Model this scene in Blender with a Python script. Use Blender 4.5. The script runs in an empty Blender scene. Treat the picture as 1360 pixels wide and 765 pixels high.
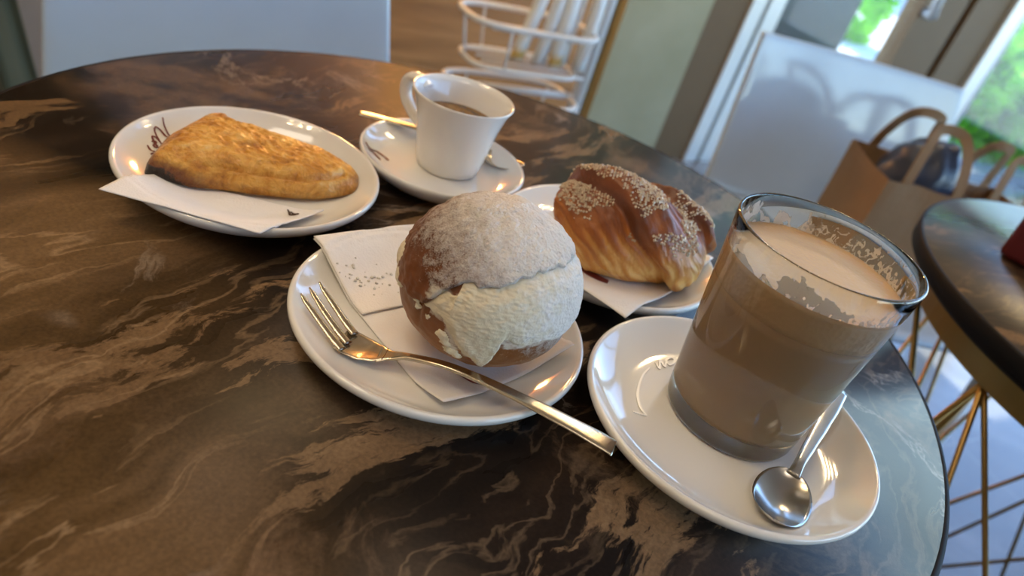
import bpy, bmesh, math, random
from mathutils import Vector, Matrix, noise
random.seed(7)
PI = math.pi
C = bpy.context.scene.collection
SC = bpy.context.scene

# ------------------------------------------------------------------ camera
cd = bpy.data.cameras.new('camera'); cam = bpy.data.objects.new('camera', cd); C.objects.link(cam)
cd.sensor_width = 36.0; cd.lens = 971.67 * 36.0 / 1360.0
cd.clip_start = 0.01; cd.clip_end = 200
R_ = Vector((0.94696, 0.17242, 0.27118)); U_ = Vector((-0.32135, 0.50810, 0.79911)); F_ = Vector((0, 0.84387, -0.53655))
m = Matrix.Identity(4)
for i in range(3):
    m[i][0] = R_[i]; m[i][1] = U_[i]; m[i][2] = -F_[i]
m[2][3] = 0.22869
cam.matrix_world = m
cd.dof.use_dof = True; cd.dof.focus_distance = 0.338; cd.dof.aperture_fstop = 7.5
SC.camera = cam

# ------------------------------------------------------------------ exposure, sky, sun
SC.view_settings.view_transform = 'Standard'
SC.view_settings.look = 'None'
SC.view_settings.gamma = 1.0
SC.view_settings.use_curve_mapping = False
SC.view_settings.exposure = 0.78
w = bpy.data.worlds.new('sky'); SC.world = w; w.use_nodes = True
nt = w.node_tree; nt.nodes.clear()
sky = nt.nodes.new('ShaderNodeTexSky'); sky.sky_type = 'NISHITA'; sky.sun_disc = False
sky.sun_elevation = math.radians(62); sky.sun_rotation = math.radians(-28); sky.dust_density = 0.05; sky.air_density = 0.8; sky.altitude = 50; sky.ozone_density = 4.0
bg = nt.nodes.new('ShaderNodeBackground'); bg.inputs[1].default_value = 0.78
wo = nt.nodes.new('ShaderNodeOutputWorld')
nt.links.new(sky.outputs[0], bg.inputs[0]); nt.links.new(bg.outputs[0], wo.inputs[0])
sd = bpy.data.lights.new('sun', 'SUN'); sd.energy = 6; sd.angle = 0.01; sd.color = (1, .95, .86)
sun = bpy.data.objects.new('sun', sd); C.objects.link(sun)
SUN_FROM = Vector((-0.40, 0.75, 1.60)).normalized()        # where the sun stands
sun.rotation_euler = (-SUN_FROM).to_track_quat('-Z', 'Y').to_euler()
sun.location = (6, 0, 8)

# ------------------------------------------------------------------ node helpers
class M:
    def __init__(s, name):
        s.m = bpy.data.materials.new(name); s.m.use_nodes = True
        s.t = s.m.node_tree; s.t.nodes.clear()
        s.out = s.n('ShaderNodeOutputMaterial')
    def n(s, typ, **kw):
        x = s.t.nodes.new(typ)
        for k, v in kw.items(): setattr(x, k, v)
        return x
    def put(s, sock, v):
        if v is None: return
        if isinstance(v, bpy.types.NodeSocket): s.t.links.new(v, sock)
        else:
            if isinstance(v, (tuple, list)) and len(v) == 3 and sock.type == 'RGBA': v = (*v, 1)
            sock.default_value = v
    def coord(s, kind='Object'):
        return s.n('ShaderNodeTexCoord').outputs[kind]
    def mapping(s, vec, loc=(0, 0, 0), rot=(0, 0, 0), scale=(1, 1, 1)):
        x = s.n('ShaderNodeMapping'); s.put(x.inputs[0], vec)
        x.inputs[1].default_value = loc; x.inputs[2].default_value = rot; x.inputs[3].default_value = scale
        return x.outputs[0]
    def noise(s, vec, scale, detail=4, rough=.55, dist=0, col=False):
        x = s.n('ShaderNodeTexNoise'); s.put(x.inputs['Vector'], vec)
        x.inputs['Scale'].default_value = scale; x.inputs['Detail'].default_value = detail
        x.inputs['Roughness'].default_value = rough; x.inputs['Distortion'].default_value = dist
        return x.outputs['Color' if col else 'Fac']
    def wave(s, vec, scale, dist=0, detail=2, axis='X', dscale=1):
        x = s.n('ShaderNodeTexWave', bands_direction=axis); s.put(x.inputs['Vector'], vec)
        x.inputs['Scale'].default_value = scale; x.inputs['Distortion'].default_value = dist
        x.inputs['Detail'].default_value = detail; x.inputs['Detail Scale'].default_value = dscale
        return x.outputs['Fac']
    def voro(s, vec, scale, feature='F1', out='Distance'):
        x = s.n('ShaderNodeTexVoronoi', feature=feature); s.put(x.inputs['Vector'], vec)
        x.inputs['Scale'].default_value = scale
        return x.outputs[out]
    def ramp(s, fac, stops, interp='LINEAR'):
        x = s.n('ShaderNodeValToRGB'); cr = x.color_ramp; cr.interpolation = interp
        while len(cr.elements) < len(stops): cr.elements.new(.5)
        for e, (p, c) in zip(cr.elements, stops):
            e.position = p
            e.color = (c, c, c, 1) if isinstance(c, (int, float)) else (*c, 1)
        s.put(x.inputs[0], fac); return x.outputs[0]
    def mix(s, f, a, b, mode='MIX'):
        x = s.n('ShaderNodeMix', data_type='RGBA', blend_type=mode)
        s.put(x.inputs[0], f); s.put(x.inputs[6], a); s.put(x.inputs[7], b); return x.outputs[2]
    def math(s, op, a, b=None, clamp=False):
        x = s.n('ShaderNodeMath', operation=op, use_clamp=clamp); s.put(x.inputs[0], a); s.put(x.inputs[1], b); return x.outputs[0]
    def vmath(s, op, a, b=None):
        x = s.n('ShaderNodeVectorMath', operation=op); s.put(x.inputs[0], a); s.put(x.inputs[1], b)
        return x.outputs['Value' if op in ('LENGTH', 'DOT_PRODUCT', 'DISTANCE') else 'Vector']
    def sep(s, v):
        x = s.n('ShaderNodeSeparateXYZ'); s.put(x.inputs[0], v); return x.outputs
    def attr(s, name):
        return s.n('ShaderNodeAttribute', attribute_name=name).outputs['Fac']
    def bump(s, h, strength=.3, dist=.001, normal=None):
        x = s.n('ShaderNodeBump'); s.put(x.inputs['Height'], h)
        x.inputs['Strength'].default_value = strength; x.inputs['Distance'].default_value = dist
        s.put(x.inputs['Normal'], normal); return x.outputs[0]
    def pbr(s, col, rough=.5, metal=0, normal=None, **kw):
        x = s.n('ShaderNodeBsdfPrincipled')
        s.put(x.inputs['Base Color'], col); s.put(x.inputs['Roughness'], rough); s.put(x.inputs['Metallic'], metal)
        s.put(x.inputs['Normal'], normal)
        for k, v in kw.items(): s.put(x.inputs[k.replace('_', ' ')], v)
        s.t.links.new(x.outputs[0], s.out.inputs[0]); s.p = x
        return s.m

def simple(name, col, rough=.5, metal=0, bscale=0, bstr=.1, var=.06, **kw):
    a = M(name); co = a.coord()
    f = a.noise(co, 9 if not bscale else bscale * .2, 3)
    c2 = tuple(max(0, v * (1 - var * 2.5)) for v in col)
    c = a.mix(f, c2, col)
    nm = a.bump(a.noise(co, bscale, 3), bstr, .001) if bscale else None
    return a.pbr(c, rough, metal, nm, **kw)

# ------------------------------------------------------------------ object helpers
def mesh(name, vs, fs, mt, parent=None, smooth=True, loc=None, attrs=None):
    me = bpy.data.meshes.new(name); me.from_pydata([tuple(v) for v in vs], [], fs); me.update()
    bm = bmesh.new(); bm.from_mesh(me); bmesh.ops.recalc_face_normals(bm, faces=bm.faces); bm.to_mesh(me); bm.free()
    if smooth: me.polygons.foreach_set('use_smooth', [True] * len(me.polygons))
    if mt: me.materials.append(mt)
    if attrs:
        for k, vals in attrs.items():
            at = me.attributes.new(k, 'FLOAT', 'POINT'); at.data.foreach_set('value', vals)
    o = bpy.data.objects.new(name, me); C.objects.link(o)
    if parent: o.parent = parent
    if loc: o.location = loc
    return o
def tag(o, label, cat, group=None, kind=None):
    if label: o['label'] = label
    if cat: o['category'] = cat
    if group: o['group'] = group
    if kind: o['kind'] = kind
    return o
def thing(name, label, cat, loc=(0, 0, 0), rz=0, group=None):
    o = bpy.data.objects.new(name, None); C.objects.link(o); o.empty_display_size = .02
    o.location = loc; o.rotation_euler = (0, 0, rz)
    return tag(o, label, cat, group)
def bevel(o, wd, seg=2):
    b = o.modifiers.new('bevel', 'BEVEL'); b.width = wd; b.segments = seg; b.limit_method = 'ANGLE'; b.angle_limit = .6
    return o
def box_vf(c, s, rz=0):
    cx, cy, cz = c; a, b, d = s[0] / 2, s[1] / 2, s[2] / 2
    vs = []
    for z in (-d, d):
        for x, y in ((-a, -b), (a, -b), (a, b), (-a, b)):
            vs.append((cx + x * math.cos(rz) - y * math.sin(rz), cy + x * math.sin(rz) + y * math.cos(rz), cz + z))
    return vs, [(3, 2, 1, 0), (4, 5, 6, 7), (0, 1, 5, 4), (1, 2, 6, 5), (2, 3, 7, 6), (3, 0, 4, 7)]
def join(parts):
    vs, fs = [], []
    for v, f in parts:
        k = len(vs); vs += list(v); fs += [tuple(i + k for i in q) for q in f]
    return vs, fs
def box(name, c, s, mt, parent=None, rz=0, bv=0):
    o = mesh(name, *box_vf(c, s, rz), mt, parent, smooth=False)
    if bv: bevel(o, bv)
    return o
def lathe_vf(prof, n=96, c=(0, 0), closed=False):
    vs, fs, rows = [], [], []
    for r, z in prof:
        if r < 1e-7:
            rows.append([len(vs)]); vs.append((c[0], c[1], z))
        else:
            k = len(vs); rows.append(list(range(k, k + n)))
            for i in range(n):
                a = 2 * PI * i / n; vs.append((c[0] + r * math.cos(a), c[1] + r * math.sin(a), z))
    pr = list(zip(rows, rows[1:]))
    if closed: pr.append((rows[-1], rows[0]))
    for A, B in pr:
        for i in range(n):
            j = (i + 1) % n
            if len(A) == 1 and len(B) == 1: continue
            if len(A) == 1: fs.append((A[0], B[j], B[i]))
            elif len(B) == 1: fs.append((A[i], A[j], B[0]))
            else: fs.append((A[i], A[j], B[j], B[i]))
    return vs, fs
def lathe(name, prof, mt, parent=None, n=96, c=(0, 0), closed=False, smooth=True):
    return mesh(name, *lathe_vf(prof, n, c, closed), mt, parent, smooth)
def tube_vf(path, rad, n=10, cap=True, cyc=False):
    P = [Vector(p) for p in path]; k = len(P); vs, fs = [], []
    R = rad if isinstance(rad, (list, tuple)) else [rad] * k
    up = None
    for i in range(k):
        if cyc: t = P[(i + 1) % k] - P[i - 1]
        else: t = P[min(i + 1, k - 1)] - P[max(i - 1, 0)]
        t.normalize()
        if up is None:
            up = t.orthogonal().normalized()
        else:
            up = (up - t * up.dot(t)).normalized()
        b = t.cross(up)
        for j in range(n):
            a = 2 * PI * j / n
            vs.append(P[i] + (up * math.cos(a) + b * math.sin(a)) * R[i])
    for i in range(k if cyc else k - 1):
        i2 = (i + 1) % k
        for j in range(n):
            j2 = (j + 1) % n
            fs.append((i * n + j, i * n + j2, i2 * n + j2, i2 * n + j))
    if cap and not cyc:
        fs.append(tuple(range(n))); fs.append(tuple(range((k - 1) * n, k * n)))
    return vs, fs
def tube(name, path, rad, mt, parent=None, n=10, cyc=False):
    return mesh(name, *tube_vf(path, rad, n, True, cyc), mt, parent)
def smooth_path(pts, sub=6):
    P = [Vector(p) for p in pts]; out = []
    for i in range(len(P) - 1):
        p0, p1, p2, p3 = P[max(i - 1, 0)], P[i], P[i + 1], P[min(i + 2, len(P) - 1)]
        for j in range(sub):
            t = j / sub
            out.append(.5 * ((2 * p1) + (p2 - p0) * t + (2 * p0 - 5 * p1 + 4 * p2 - p3) * t * t + (3 * p1 - p0 - 3 * p2 + p3) * t ** 3))
    out.append(P[-1]); return out
def interp(x, pts):
    if x <= pts[0][0]: return pts[0][1]
    for (a, b), (c, d) in zip(pts, pts[1:]):
        if x <= c: return b + (d - b) * (x - a) / (c - a)
    return pts[-1][1]
def sstep(a, b, x):
    t = max(0, min(1, (x - a) / (b - a))); return t * t * (3 - 2 * t)
def fbm(p, sc, o=4):
    v, a, s = 0, .5, sc
    for _ in range(o):
        v += a * noise.noise(Vector(p) * s); a *= .5; s *= 2.03
    return v
FLOOR = -0.74

# ------------------------------------------------------------------ materials
def mat_marble(name, rot, loc, spec):
    a = M(name); co = a.mapping(a.coord(), loc=loc)
    def warp(v, sc, amt, d=3):
        x = a.vmath('SCALE', a.vmath('SUBTRACT', a.noise(v, sc, d, .55, 0, True), (.5, .5, .5))); x.node.inputs['Scale'].default_value = amt
        return a.vmath('ADD', v, x)
    p = warp(warp(co, 5, .10), 28, .018, 4)
    def flow(l, k=1): return a.mapping(a.mapping(p, rot=(0, 0, rot)), loc=l, scale=(4.0 * k, 19 * k, 1))
    big = a.noise(a.mapping(co, loc=(1.3, .4, 0)), 4.2, 3, .5, .4)
    s = a.sep(a.mapping(co, rot=(0, 0, .55)))
    n1 = a.noise(flow((0, 0, 0)), 1.0, 5, .55, .2)
    # the slab runs from near black to a warm brown side
    side = a.ramp(a.math('ADD', a.math('MULTIPLY', s[1], -2.6), a.math('MULTIPLY', a.math('SUBTRACT', big, .5), 1.1)), [(.31, 0), (.58, 1)])
    base_d = a.ramp(n1, [(.35, (.006, .0045, .004)), (.55, (.020, .012, .008)), (.75, (.045, .027, .017))])
    base_l = a.ramp(n1, [(.32, (.060, .033, .012)), (.47, (.110, .064, .025)), (.56, (.19, .115, .056)), (.68, (.13, .075, .030)), (.8, (.22, .14, .08))])
    c = a.mix(side, base_d, base_l)
    # torn tan bands along the flow
    n2 = a.noise(flow((3, 7, 0)), .9, 9, .66, .3)
    torn = a.noise(a.mapping(a.mapping(p, rot=(0, 0, rot)), scale=(30, 90, 1)), 1.0, 6, .7)
    t1 = a.ramp(a.math('ADD', n2, a.math('MULTIPLY', a.math('SUBTRACT', torn, .5), .16)), [(.555, 0), (.575, 1), (.635, 1), (.66, 0)])
    c = a.mix(a.math('MULTIPLY', t1, .82), c, a.mix(torn, (.11, .062, .028), (.30, .19, .105)))
    # contour lines of the sediment
    ct = a.math('FRACT', a.math('MULTIPLY', a.noise(flow((9, 2, 0)), .8, 6, .56, .25), 13.0))
    ln = a.ramp(a.math('ABSOLUTE', a.math('SUBTRACT', ct, .5)), [(0, 1), (.06, .7), (.15, 0)])
    gate = a.ramp(a.noise(flow((1, 4, 0)), 1.1, 4), [(.43, 0), (.58, 1)])
    c = a.mix(a.math('MULTIPLY', a.math('MULTIPLY', ln, gate), a.math('ADD', a.math('MULTIPLY', side, .50), .22)), c, a.mix(torn, (.24, .15, .08), (.48, .33, .20)))
    # wandering pale cracks
    v2 = a.noise(a.mapping(p, loc=(4, 1, 0)), 7, 7, .62, 1.0)
    vein2 = a.ramp(a.math('ABSOLUTE', a.math('SUBTRACT', v2, .47)), [(0, 1), (.005, .45), (.014, 0)])
    gate2 = a.ramp(a.noise(a.mapping(co, loc=(5, 5, 0)), 8, 2), [(.53, 0), (.62, 1)])
    c = a.mix(a.math('MULTIPLY', a.math('MULTIPLY', vein2, gate2), .75), c, (.36, .29, .24))
    # cloudy tan patches and pale fossils
    cl = a.noise(a.mapping(p, loc=(7, 3, 0)), 13, 8, .68, .3)
    gcl = a.ramp(a.noise(a.mapping(co, loc=(.2, 6, 0)), 6.5, 2), [(.5, 0), (.62, 1)])
    c = a.mix(a.math('MULTIPLY', a.math('MULTIPLY', a.ramp(cl, [(.5, 0), (.62, 1)]), gcl), .75), c, a.mix(cl, (.07, .038, .018), (.27, .17, .10)))
    bl = a.ramp(a.voro(p, 12), [(.0, .9), (.10, .6), (.15, 0)])
    gb = a.ramp(a.noise(a.mapping(co, loc=(2, 8, 0)), 11, 2), [(.57, 0), (.62, 1)])
    c = a.mix(a.math('MULTIPLY', a.math('MULTIPLY', bl, gb), .55), c, (.34, .27, .22))
    fine = a.noise(co, 520, 2, .6)
    c = a.mix(.3, c, a.mix(1, c, a.ramp(fine, [(.3, .4), (.7, 1.6)]), 'MULTIPLY'))
    nm = a.bump(a.noise(co, 1300, 2), .12, .0003)
    return a.pbr(c, a.ramp(n1, [(.3, .26), (.8, .34)]), 0, nm, Specular_IOR_Level=spec)
MAR1 = mat_marble('marble_laminate', math.radians(-67), (0, 0, 0), .14)
MAR2 = mat_marble('marble_laminate_two', math.radians(-20), (3, 1, 0), 1.0)
BLACK = simple('black_edge', (.010, .010, .012), .6, Specular_IOR_Level=.15)
GOLD = simple('gold_paint', (.33, .22, .08), .32, .9)
def mat_porcelain(name, col=(.80, .79, .76)):
    a = M(name); co = a.coord()
    c = a.mix(a.noise(co, 25, 3), tuple(v * .97 for v in col), col)
    return a.pbr(c, .09, 0, a.bump(a.noise(co, 60, 2), .02, .001), Coat_Weight=.4, Coat_Roughness=.03)
PORC = mat_porcelain('porcelain')
RED = simple('red_print', (.17, .025, .02), .3)
LOGOGLARE = simple('logo_glare', (.93, .91, .86), .25)  # glare on the saucer's dark red logo, put into a pale colour
DARKPRINT = simple('dark_print', (.05, .02, .018), .5)
def mat_paper():
    a = M('napkin_paper'); co = a.coord()
    v = a.voro(co, 900)
    g = a.noise(co, 60, 3)
    c = a.mix(g, (.83, .80, .78), (.90, .87, .85))
    return a.pbr(c, .9, 0, a.bump(v, .35, .0004, a.bump(g, .3, .002)), Sheen_Weight=.2, Subsurface_Weight=.15, Subsurface_Radius=(.004, .004, .004), Subsurface_Scale=.3)
PAPER = mat_paper()
STEEL = simple('steel', (.60, .58, .55), .20, 1.0, 300, .05)
STEEL_WARM = simple('worn_steel', (.58, .51, .40), .24, 1.0, 500, .06)
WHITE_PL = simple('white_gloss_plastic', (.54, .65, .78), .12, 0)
WHITE_MT = simple('white_metal', (.78, .80, .80), .35, 0)
# ------------------------------------------------------------------ the room
WD = Vector((.828, .561, 0)); WN = Vector((.561, -.828, 0)); W0 = Vector((0, 2.57, 0)); WA = math.atan2(.561, .828)
def W(s, d=0, z=0):                       # s along the street wall, d out into the room
    p = W0 + WD * s + WN * d; return Vector((p.x, p.y, z))
def wbox(name, s0, s1, z0, z1, d0, d1, mt, parent=None, bv=0):
    c = W((s0 + s1) / 2, (d0 + d1) / 2, (z0 + z1) / 2)
    if parent: c = c - parent.location
    return box(name, c, (abs(s1 - s0), abs(d1 - d0), abs(z1 - z0)), mt, parent, WA, bv)
def struct(o): o['kind'] = 'structure'; return o
TOP = 2.25; SL, SR, DB = -3.0, 3.5, 5.2
def mat_tile():
    a = M('floor_tile'); co = a.mapping(a.coord(), rot=(0, 0, -WA))
    c = a.ramp(a.noise(co, 3.2, 6, .6, .6), [(.3, (.13, .128, .125)), (.55, (.18, .177, .175)), (.75, (.25, .247, .245))])
    br = a.n('ShaderNodeTexBrick'); a.put(br.inputs['Vector'], co)
    br.offset = .0; br.inputs['Scale'].default_value = 1; br.inputs['Brick Width'].default_value = .6; br.inputs['Row Height'].default_value = .6
    br.inputs['Mortar Size'].default_value = .003
    c = a.mix(br.outputs['Fac'], c, (.22, .21, .20))
    return a.pbr(c, .16, 0)
FLOORM = mat_tile()
def mat_wood():
    a = M('wood_cladding'); co = a.mapping(a.coord(), rot=(0, 0, -WA), scale=(1, 1, 9))
    c = a.ramp(a.noise(co, 2.0, 6, .6, 1.0), [(.3, (.22, .10, .028)), (.5, (.38, .18, .055)), (.72, (.47, .25, .09))])
    k = a.ramp(a.voro(a.mapping(co, scale=(1, 1, .2)), 2.3), [(0, 1), (.05, 1), (.09, 0)])
    c = a.mix(a.math('MULTIPLY', k, .7), c, (.07, .03, .012))
    return a.pbr(c, .45, 0, a.bump(a.noise(co, 5, 4), .15, .004))
WOOD = mat_wood()
def mat_plaster(name, c1, c2, sc=2.0, rough=.7):
    a = M(name); co = a.coord()
    c = a.mix(a.ramp(a.noise(co, sc, 4), [(.3, 0), (.7, 1)]), c1, c2)
    return a.pbr(c, rough, 0, a.bump(a.noise(co, 60, 3), .1, .002))
BEIGE = mat_plaster('beige_tile', (.42, .32, .25), (.50, .40, .32), rough=.35)
SAGE = mat_plaster('sage_plaster', (.27, .25, .14), (.33, .305, .19), 5)
WARMWALL = mat_plaster('warm_plaster', (.34, .25, .17), (.40, .30, .21))
CEIL = mat_plaster('ceiling_paint', (.34, .30, .26), (.38, .34, .30))
TAUPE = simple('taupe_metal_frame', (.15, .092, .042), .6, 0, Specular_IOR_Level=.25)
PALEFRAME = simple('pale_aluminium', (.60, .62, .60), .35, .3)
GREYFRAME = simple('grey_aluminium', (.27, .29, .31), .35, .3)
def mat_pane():
    a = M('window_glass')
    t = a.n('ShaderNodeBsdfTransparent'); t.inputs[0].default_value = (.93, .96, .95, 1)
    g = a.n('ShaderNodeBsdfGlossy'); g.inputs['Roughness'].default_value = 0
    f = a.n('ShaderNodeFresnel'); bf = a.n('ShaderNodeNewGeometry').outputs['Backfacing']
    a.put(f.inputs[0], a.math('ADD', 1.45, a.math('MULTIPLY', bf, 1 / 1.45 - 1.45)))
    mx = a.n('ShaderNodeMixShader'); a.put(mx.inputs[0], f.outputs[0]); a.put(mx.inputs[1], t.outputs[0]); a.put(mx.inputs[2], g.outputs[0])
    a.t.links.new(mx.outputs[0], a.out.inputs[0]); return a.m
PANE = mat_pane()

def poly_slab(name, pts, z0, z1, mt):
    n = len(pts)
    vs = [(p.x, p.y, z0) for p in pts] + [(p.x, p.y, z1) for p in pts]
    fs = [tuple(range(n))[::-1], tuple(range(n, 2 * n))] + [(i, (i + 1) % n, n + (i + 1) % n, n + i) for i in range(n)]
    return struct(mesh(name, vs, fs, mt, smooth=False))
rect = [W(SL, -.1), W(SL, DB), W(SR, DB), W(SR, -.1)]
poly_slab('floor', rect, FLOOR - .1, FLOOR, FLOORM)
poly_slab('ceiling', rect, TOP, TOP + .1, CEIL)
wl = struct(wbox('wall_back', SL, .03, FLOOR, TOP, -.1, 0, WARMWALL))
cladding = wbox('wood_cladding', -1.30, -.02, FLOOR + .001, 1.2, 0.0, .03, WOOD, None); cladding.name = 'trim_1'; struct(cladding)
tl = wbox('trim_2', -2.9, -1.31, FLOOR + .001, .35, 0.0, .02, BEIGE, None); struct(tl)
struct(wbox('wall_sage', .03, .37, FLOOR, TOP, -.1, .06, SAGE))
struct(wbox('trim_3', .37, .541, FLOOR, TOP, -.1, .05, TAUPE))
struct(box('wall_left', W(SL - .05, DB / 2, (FLOOR + TOP) / 2), (.1, DB, TOP - FLOOR), WARMWALL, None, WA))
def rear(name, s0, s1, z0, z1, mt, parent=None, t=.1):
    c = W((s0 + s1) / 2, DB + .05, (z0 + z1) / 2)
    if parent: c = c - parent.location
    return box(name, c, (s1 - s0, t, z1 - z0), mt, parent, WA)
struct(rear('wall_rear', SL, -.2, FLOOR, TOP, WARMWALL)); struct(rear('wall_rear', -.2, SR, FLOOR, -.1, WARMWALL)); struct(rear('wall_rear', -.2, SR, 2.0, TOP, WARMWALL))
w3 = thing('fill_window_3', 'unseen rear window added for bluish frontal daylight', 'window', W(-.2, DB, -.1)); w3['kind'] = 'structure'  # unseen window, added to throw bluish daylight onto the chairs
for s in (-.16, 1.06, 2.28, 3.46): rear('window_frame', s - .04, s + .04, -.1, 2.0, PALEFRAME, w3)
for s in (-.12, 1.10, 2.32): rear('pane', s, s + 1.13, -.1, 2.0, PANE, w3, .008)

# street door between pale jambs
dr = thing('door_1', 'glazed street door with taupe stiles and metal pull', 'door', W(.541, 0, FLOOR)); dr['kind'] = 'structure'
wbox('jamb', .541, .600, FLOOR, TOP, -.1, .06, PALEFRAME, dr)
wbox('jamb_seal', .600, .630, FLOOR, TOP, -.1, .03, GREYFRAME, dr)
wbox('jamb_stop', .630, .700, FLOOR, TOP, -.1, .05, PALEFRAME, dr)
wbox('door_stile', .700, .735, FLOOR, TOP, -.08, -.01, TAUPE, dr)
wbox('bottom_rail', .735, 1.47, FLOOR + .005, FLOOR + .11, -.08, -.01, TAUPE, dr)
wbox('pane', .735, 1.47, FLOOR + .11, TOP, -.05, -.042, PANE, dr)
wbox('door_stile', 1.47, 1.735, FLOOR, TOP, -.08, 0, TAUPE, dr)
wbox('door_gap', 1.735, 1.785, FLOOR, TOP, -.09, -.03, BLACK, dr)
wbox('door_stile', 1.785, 2.02, FLOOR, TOP, -.08, 0, TAUPE, dr)
hp = [W(1.50, .0, -.02) - dr.location, W(1.49, .05, -.02) - dr.location, W(1.45, .075, 0) - dr.location, W(1.435, .08, .06) - dr.location, W(1.435, .08, .33) - dr.location, W(1.45, .075, .39) - dr.location, W(1.49, .05, .41) - dr.location, W(1.50, .0, .41) - dr.location]
tube('handle', smooth_path(hp, 5), .019, GREYFRAME, dr, 12)
# shop window right of the door
wn = thing('window_1', 'tall fixed shop window beside the street door', 'window', W(2.02, 0, FLOOR)); wn['kind'] = 'structure'
wbox('window_frame', 2.02, 2.11, FLOOR, TOP, -.1, .02, PALEFRAME, wn)
wbox('window_seal', 2.11, 2.12, FLOOR, TOP, -.09, .012, BLACK, wn)
wbox('window_frame', 2.12, 2.165, FLOOR, TOP, -.1, .005, GREYFRAME, wn)
wbox('sill', 2.165, SR, FLOOR, FLOOR + .05, -.1, .02, GREYFRAME, wn)
wbox('pane', 2.165, SR - .08, FLOOR + .05, TOP, -.05, -.042, PANE, wn)
wbox('window_frame', SR - .08, SR, FLOOR, TOP, -.1, .02, PALEFRAME, wn)
# glazed right hand side
w2 = thing('window_2', 'glazed right side of the cafe', 'window', W(SR, 0, FLOOR)); w2['kind'] = 'structure'
def rbox(name, d0, d1, z0, z1, mt, t=.08):
    c = W(SR + .05, (d0 + d1) / 2, (z0 + z1) / 2) - w2.location
    return box(name, c, (t, abs(d1 - d0), z1 - z0), mt, w2, WA)
for d in (0.04, 1.3, 2.6, 3.9, DB - .04): rbox('window_frame', d - .04, d + .04, FLOOR, TOP, PALEFRAME)
for d in (0.08, 1.34, 2.64, 3.94): rbox('pane', d, d + 1.22, FLOOR + .08, TOP, PANE, .008)
rbox('sill', 0, DB, FLOOR, FLOOR + .08, GREYFRAME)

# outside: pavement, white house, dark porch, hedge
PAVE = mat_plaster('pavement', (.55, .53, .50), (.66, .64, .60), 3)
HOUSE = mat_plaster('white_render', (.80, .79, .76), (.85, .84, .82), 1)
ground = [W(-7, -16), W(-7, -.1), W(SR + .1, -.1), W(SR + .1, DB + .1), W(-7, DB + .1), W(-7, 14), W(18, 14), W(18, -16)]
g0 = poly_slab('ground', ground, FLOOR - .12, FLOOR - .02, PAVE)
hs = thing('white_house', 'sunlit white house seen through the street door', 'building', W(10.5, -7.5, FLOOR))
def hbox(name, s0, s1, z0, z1, d0, d1, mt): return wbox(name, s0, s1, z0, z1, d0, d1, mt, hs)
hbox('wall', 7.5, 20.0, FLOOR, 3.2, -8.5, -7.5, HOUSE)
for k in range(5):
    wf = hbox('window_pane', 8.2 + k * 1.9, 9.0 + k * 1.9, .9, 2.1, -7.52, -7.46, simple('house_window', (.25, .28, .30), .2))
hbox('door', 17.6, 18.4, FLOOR, .9, -7.52, -7.46, simple('house_door', (.40, .44, .46), .5))
hbox('roof', 7.3, 20.2, 3.2, 3.4, -8.7, -7.3, simple('roof_tile', (.35, .15, .09), .7))
DARKG = simple('dark_grey_panel', (.075, .075, .08), .6)
pq = tag(wbox('porch_screen', 1.66, 2.36, FLOOR - .02, 2.4, -1.12, -1.02, DARKG), 'dark grey screen standing outside behind the door glass', 'screen')
PLANT = simple('leaf_green', (.10, .30, .03), .5)
def mat_leaf(name, c1, c2):
    a = M(name); c = a.mix(a.ramp(a.noise(a.coord(), 3.5, 3), [(.35, 0), (.65, 1)]), c1, c2)
    d = a.n('ShaderNodeBsdfDiffuse'); a.put(d.inputs[0], c)
    t = a.n('ShaderNodeBsdfTranslucent'); a.put(t.inputs[0], c)
    mx = a.n('ShaderNodeMixShader'); mx.inputs[0].default_value = .5
    a.put(mx.inputs[1], d.outputs[0]); a.put(mx.inputs[2], t.outputs[0]); a.t.links.new(mx.outputs[0], a.out.inputs[0])
    return a.m
LEAF = mat_leaf('hedge_leaf', (.14, .48, .02), (.42, .86, .06))
CORE = simple('hedge_core', (.03, .09, .012), .9)
def hedge(name, label, s0, s1, d0, d1, h, n, seed):
    rnd = random.Random(seed)
    base = W((s0 + s1) / 2, (d0 + d1) / 2, FLOOR)
    t = thing(name, label, 'hedge', base)
    # woody core
    vs, fs = [], []
    nx, nz = 24, 10
    core = wbox('branches', s0 + .15, s1 - .15, FLOOR - .02, FLOOR + h - .2, d0 + .15, d1 - .15, CORE, t)
    lv, lf = [], []
    for i in range(n):
        f = rnd.random()
        s = rnd.uniform(s0, s1); z = FLOOR + rnd.uniform(0, h); d = rnd.uniform(d0, d1)
        k = rnd.random()
        if k < .6: d = d1 + .18 * noise.noise(Vector((s * 2, z * 2, seed))) + rnd.uniform(-.08, .05)
        elif k < .85: z = FLOOR + h + .15 * noise.noise(Vector((s * 2, d * 2, seed))) + rnd.uniform(-.08, .05)
        elif k < .93: s = s0 + rnd.uniform(-.08, .1)
        else: s = s1 + rnd.uniform(-.08, .1)
        p = W(s, d, z) - base
        a = Vector((rnd.gauss(0, 1), rnd.gauss(0, 1), rnd.gauss(0, 1))).normalized(); b = a.orthogonal().normalized()
        L = rnd.uniform(.05, .10); q = len(lv)
        lv += [p - a * L, p + b * L * .45, p + a * L, p - b * L * .45]; lf.append((q, q + 1, q + 2, q + 3))
    o = mesh('leaves', lv, lf, LEAF, t, smooth=False); o['kind'] = 'stuff'
    return t
hedge('hedge', 'low bright green planting right outside the shop window, right edge', 2.72, 6.5, -.62, -.26, .62, 9000, 1)
hedge('hedge', 'taller green hedge behind the low planting, right edge', 8.2, 14.0, -4.6, -3.4, 1.1, 6000, 4)
hedge('hedge', 'small green bush behind the dark screen, seen through door glass', 4.45, 4.95, -3.5, -2.9, 1.9, 1400, 2)

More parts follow.
